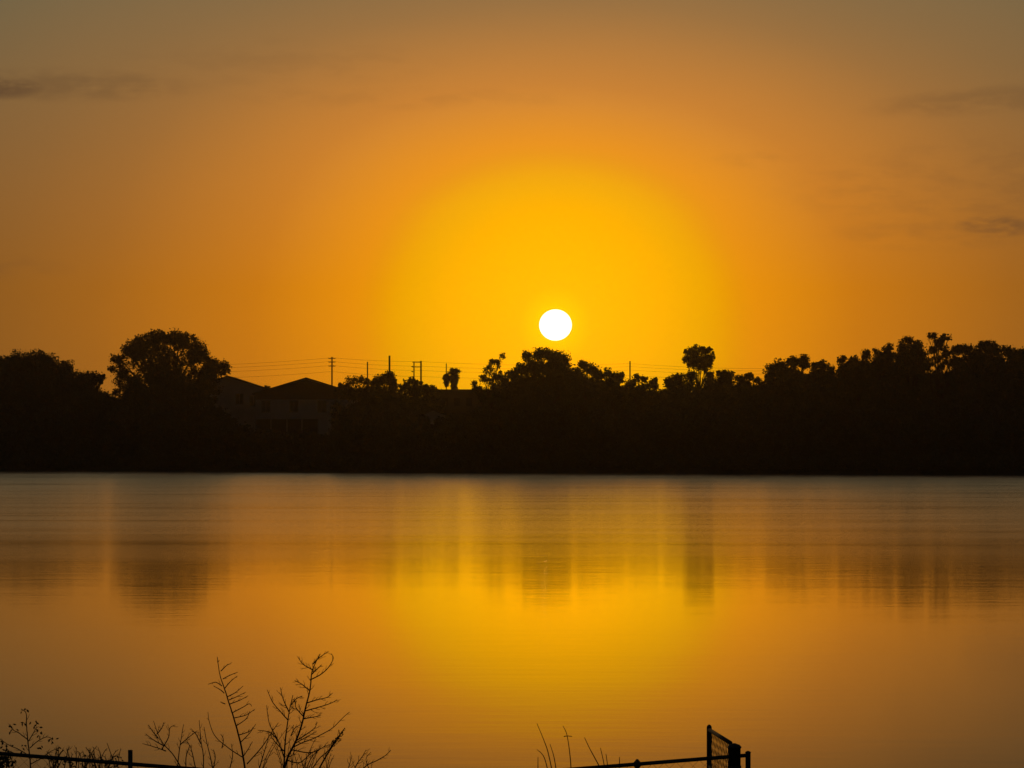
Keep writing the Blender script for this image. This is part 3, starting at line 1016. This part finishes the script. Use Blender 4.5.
W = Weed("bare_sapling", "largest bare sapling, many fine upswept branches against the water", "sapling", 286, 33.6)
W.stem([(283, 775), (288, 757), (296, 741), (302, 724), (306, 706), (310, 690), (312, 672), (316, 662), (320, 654)], 1.9, .55, ground=True, twigs=8, tl=10)
W.stem([(284, 768), (285, 745), (287, 727), (290, 708), (293, 695)], 1.4, .5, twigs=6, tl=9)
for pts in ([(292, 748), (302, 743), (313, 739), (325, 733), (333, 728), (343, 718), (349, 713)], [(305, 711), (318, 707), (332, 702), (338, 698)], [(307, 703), (318, 699), (328, 696), (334, 691)],
            [(303, 719), (312, 718), (320, 717)], [(310, 680), (320, 675), (328, 668), (333, 659), (331, 654)], [(312, 674), (318, 668), (323, 663)], [(313, 670), (307, 667), (302, 664), (297, 657)],
            [(309, 690), (302, 684), (295, 680)], [(313, 664), (318, 659), (327, 653)], [(304, 717), (296, 707), (297, 700)], [(288, 720), (280, 712), (272, 703), (266, 691)],
            [(289, 712), (283, 699), (280, 688)], [(291, 705), (297, 698), (304, 694)], [(284, 757), (277, 739), (269, 724), (266, 706)], [(278, 741), (270, 733), (257, 731)],
            [(247, 764), (262, 747), (272, 732), (279, 722)], [(259, 770), (264, 752), (268, 738)], [(296, 741), (306, 735), (314, 729), (315, 724)], [(294, 744), (308, 736), (317, 731)],
            [(285, 752), (275, 742), (270, 735)], [(293, 750), (310, 752), (322, 747), (327, 743)], [(291, 736), (295, 728), (301, 724)], [(287, 760), (300, 762), (312, 752), (320, 749)]):
    W.stem(pts, 1.0, .42, dy=random.uniform(-.3, .3), twigs=4, tl=8)
for _ in range(16):
    bx_ = random.uniform(258, 338)
    ln_ = random.uniform(14, 40)
    a_ = random.uniform(-.5, .55)
    W.stem([(bx_, 776), (bx_ + a_ * ln_ * .5, 772 - ln_ * .5), (bx_ + a_ * ln_ * 1.2, 770 - ln_)], .7, .3, dy=random.uniform(-.4, .4), twigs=3, tl=7)
    tube(W.V, W.F, [W.base, at(bx_, 776, 33.6)], [.007, .005], 4)
W.done()

W = Weed("seedhead_weed", "leaning weed with a dark shaggy seed head, at the sapling's right foot", "weed", 318, 33.4)
W.stem([(316, 775), (324, 760), (332, 747), (339, 736), (345, 728)], 1.5, .7, ground=True, twigs=5, tl=8)
W.stem([(310, 772), (320, 758), (327, 752), (333, 744)], 1.0, .5, ground=True, twigs=4, tl=8)
W.stem([(305, 772), (312, 757), (322, 748), (334, 743)], .9, .4, ground=True, twigs=4, tl=8)
for _ in range(60):
    f_ = random.random()
    W.leaf(329 + 13 * f_ + random.uniform(-2, 2), 751 - 19 * f_ + random.uniform(-2, 2), random.uniform(2, 4), random.uniform(.7, 1.4), random.uniform(.3, 1.7))
W.done()

W = Weed("bare_weed", "sparse low weed whose twigs fan right, to the right of the seed-head weed", "weed", 360, 33.8)
W.stem([(352, 775), (357, 764), (362, 757), (366, 750)], 1.0, .4, ground=True, twigs=5, tl=9)
W.stem([(360, 775), (366, 766), (378, 760), (386, 755), (391, 750)], 1.0, .45, ground=True, twigs=4, tl=8)
W.stem([(346, 775), (350, 763), (352, 756)], .8, .35, ground=True, twigs=4, tl=8)
W.stem([(372, 775), (366, 760), (371, 752)], .8, .35, twigs=3, tl=7)
W.done()

W = Weed("bare_weed", "low weed of thin forked stems beside the slim fence post, left of the feathery stem", "weed", 190, 33.7)
for pts in ([(184, 772), (172, 754), (163, 745), (157, 735), (152, 722)], [(162, 749), (168, 738), (169, 729), (174, 726)], [(166, 751), (156, 747), (143, 743)], [(164, 746), (152, 740), (144, 735)],
            [(158, 738), (152, 732), (147, 726)], [(157, 734), (161, 729), (163, 723)], [(177, 772), (179, 752), (181, 738), (183, 725)], [(180, 745), (188, 738), (196, 732)],
            [(186, 772), (186, 757), (189, 746), (184, 741)], [(203, 775), (203, 757), (200, 740), (198, 721)], [(214, 775), (210, 757), (206, 742), (203, 728)], [(201, 744), (195, 734), (191, 732)],
            [(213, 770), (216, 757), (215, 748)], [(196, 770), (192, 752), (190, 745)], [(228, 775), (232, 757), (230, 745)]):
    W.stem(pts, .95, .4, dy=random.uniform(-.2, .2), twigs=3, tl=7)
tube(W.V, W.F, [W.base, at(184, 772, 33.7)], [.012, .01], 5)
for px_ in (177, 186, 203, 214, 196, 228):
    tube(W.V, W.F, [W.base, at(px_, 772, 33.7)], [.01, .008], 5)
W.done()

W = Weed("leafy_weed", "leafy weed standing tallest behind the left end of the fence rail", "weed", 30, 33.4)
W.stem([(31, 775), (30, 760), (28, 742), (26.5, 725), (26, 713), (21, 709)], 1.2, .5, ground=True, twigs=3, tl=7)
for pts in ([(28, 740), (20, 733), (14, 729), (11.5, 723)], [(28, 742), (33, 733), (36, 727)], [(30, 748), (38, 741), (47, 737), (53, 740)], [(31, 757), (20, 750), (8, 744), (0, 738)],
            [(40, 740), (42, 735)], [(26, 726), (24, 722)], [(31, 764), (42, 758), (50, 752), (58, 749)]):
    W.stem(pts, .8, .4, dy=random.uniform(-.2, .2), twigs=3, tl=6)
for (lx, ly) in ((12, 725), (36, 724), (37, 728), (34, 722), (53, 740), (50, 738), (25, 745), (24, 711), (13, 729), (41, 733), (23, 722), (39, 747), (57, 749)):
    for _ in range(3):
        W.leaf(lx + random.uniform(-1.5, 1.5), ly + random.uniform(-1.5, 1.5), random.uniform(2.5, 4.5), random.uniform(1.2, 2.2), random.uniform(-2.6, .6))
W.done()

W = Weed("leafy_weed", "dark clump of leaves crowding the fence rail at the picture's left edge", "weed", 3, 32.5)
for px_ in (-8, -2, 3, 8, 12):
    W.stem([(px_, 775), (px_ + random.uniform(-2, 2), 764), (px_ + random.uniform(-4, 4), random.uniform(750, 757))], 1.0, .5, ground=True, twigs=3, tl=6)
for _ in range(120):
    W.leaf(random.gauss(3, 5), random.gauss(759, 5), random.uniform(3, 5), random.uniform(1.2, 2.4), random.uniform(-3.1, 3.1))
W.done()

W = Weed("grass_tuft", "scrubby tuft of arching blades along the rail left of the slim fence post", "weed", 88, 32.8)
for k_ in range(44):
    b0 = random.uniform(50, 118)
    tx = b0 + random.uniform(-14, 14)
    ty = random.uniform(745, 763)
    W.stem([(b0, 778), ((b0 * .4 + tx * .6), (768 + ty) / 2 - 3), (tx, ty)], .8, .35, twigs=2, tl=6)
W.stem([(117, 775), (112, 757), (107, 743)], .9, .4)
W.stem([(84, 775), (90, 756), (97, 746)], .8, .4)
for b0 in (55, 75, 95, 115):
    tube(W.V, W.F, [W.base, at(b0, 778, 32.8)], [.01, .006], 4)
for _ in range(60):
    W.leaf(random.uniform(48, 122), random.uniform(757, 770), random.uniform(2.5, 5), random.uniform(.9, 1.8), random.uniform(-3, 3))
W.done()

W = Weed("tall_grass", "few tall bare grass stalks left of the right-hand fence rail", "grass", 556, 33.0)
for pts in ([(553, 775), (548, 752), (543, 738), (537, 723.5)], [(549, 775), (544, 757), (537, 749.5)], [(557, 775), (554, 757), (550, 744)], [(538, 775), (538, 757)], [(571.5, 775), (570, 755), (567, 735), (563, 726)]):
    W.stem(pts, .95, .4, ground=True)
W.stem([(564, 736.5), (568, 736), (572, 736.5)], .7, .5)
W.done()
W = Weed("tall_grass", "short thin grass blades poking up at the right-hand fence rail", "grass", 603, 32.9)
for pts in ([(604, 775), (596, 760), (590, 749), (584.5, 737.5)], [(605, 775), (604, 764), (600.5, 748)], [(608, 775), (607.5, 765), (606, 754)], [(620, 775), (619.5, 762), (619.6, 757)]):
    W.stem(pts, 1.0, .45, ground=True)
W.done()

# ------------------------------------------------------------------ thin evening haze
HAZE = 1.4e-4
if HAZE:
    V, F = [], []
    box(V, F, (-2600, -320, -3.2), (2600, 2600, 29))
    hz = link_mesh("haze", V, F, None)
    hz.data.materials.clear()
    mh = bpy.data.materials.new("haze")
    mh.use_nodes = True
    t = NT(mh.node_tree)
    pv = t.node("ShaderNodeVolumePrincipled")
    pv.inputs["Color"].default_value = (0.9, 0.86, 0.8, 1)
    pv.inputs["Density"].default_value = HAZE
    pv.inputs["Anisotropy"].default_value = 0.93
    o = t.node("ShaderNodeOutputMaterial")
    t.link(pv.outputs[0], o.inputs[1])
    hz.data.materials.append(mh)
    hz["kind"] = "stuff"
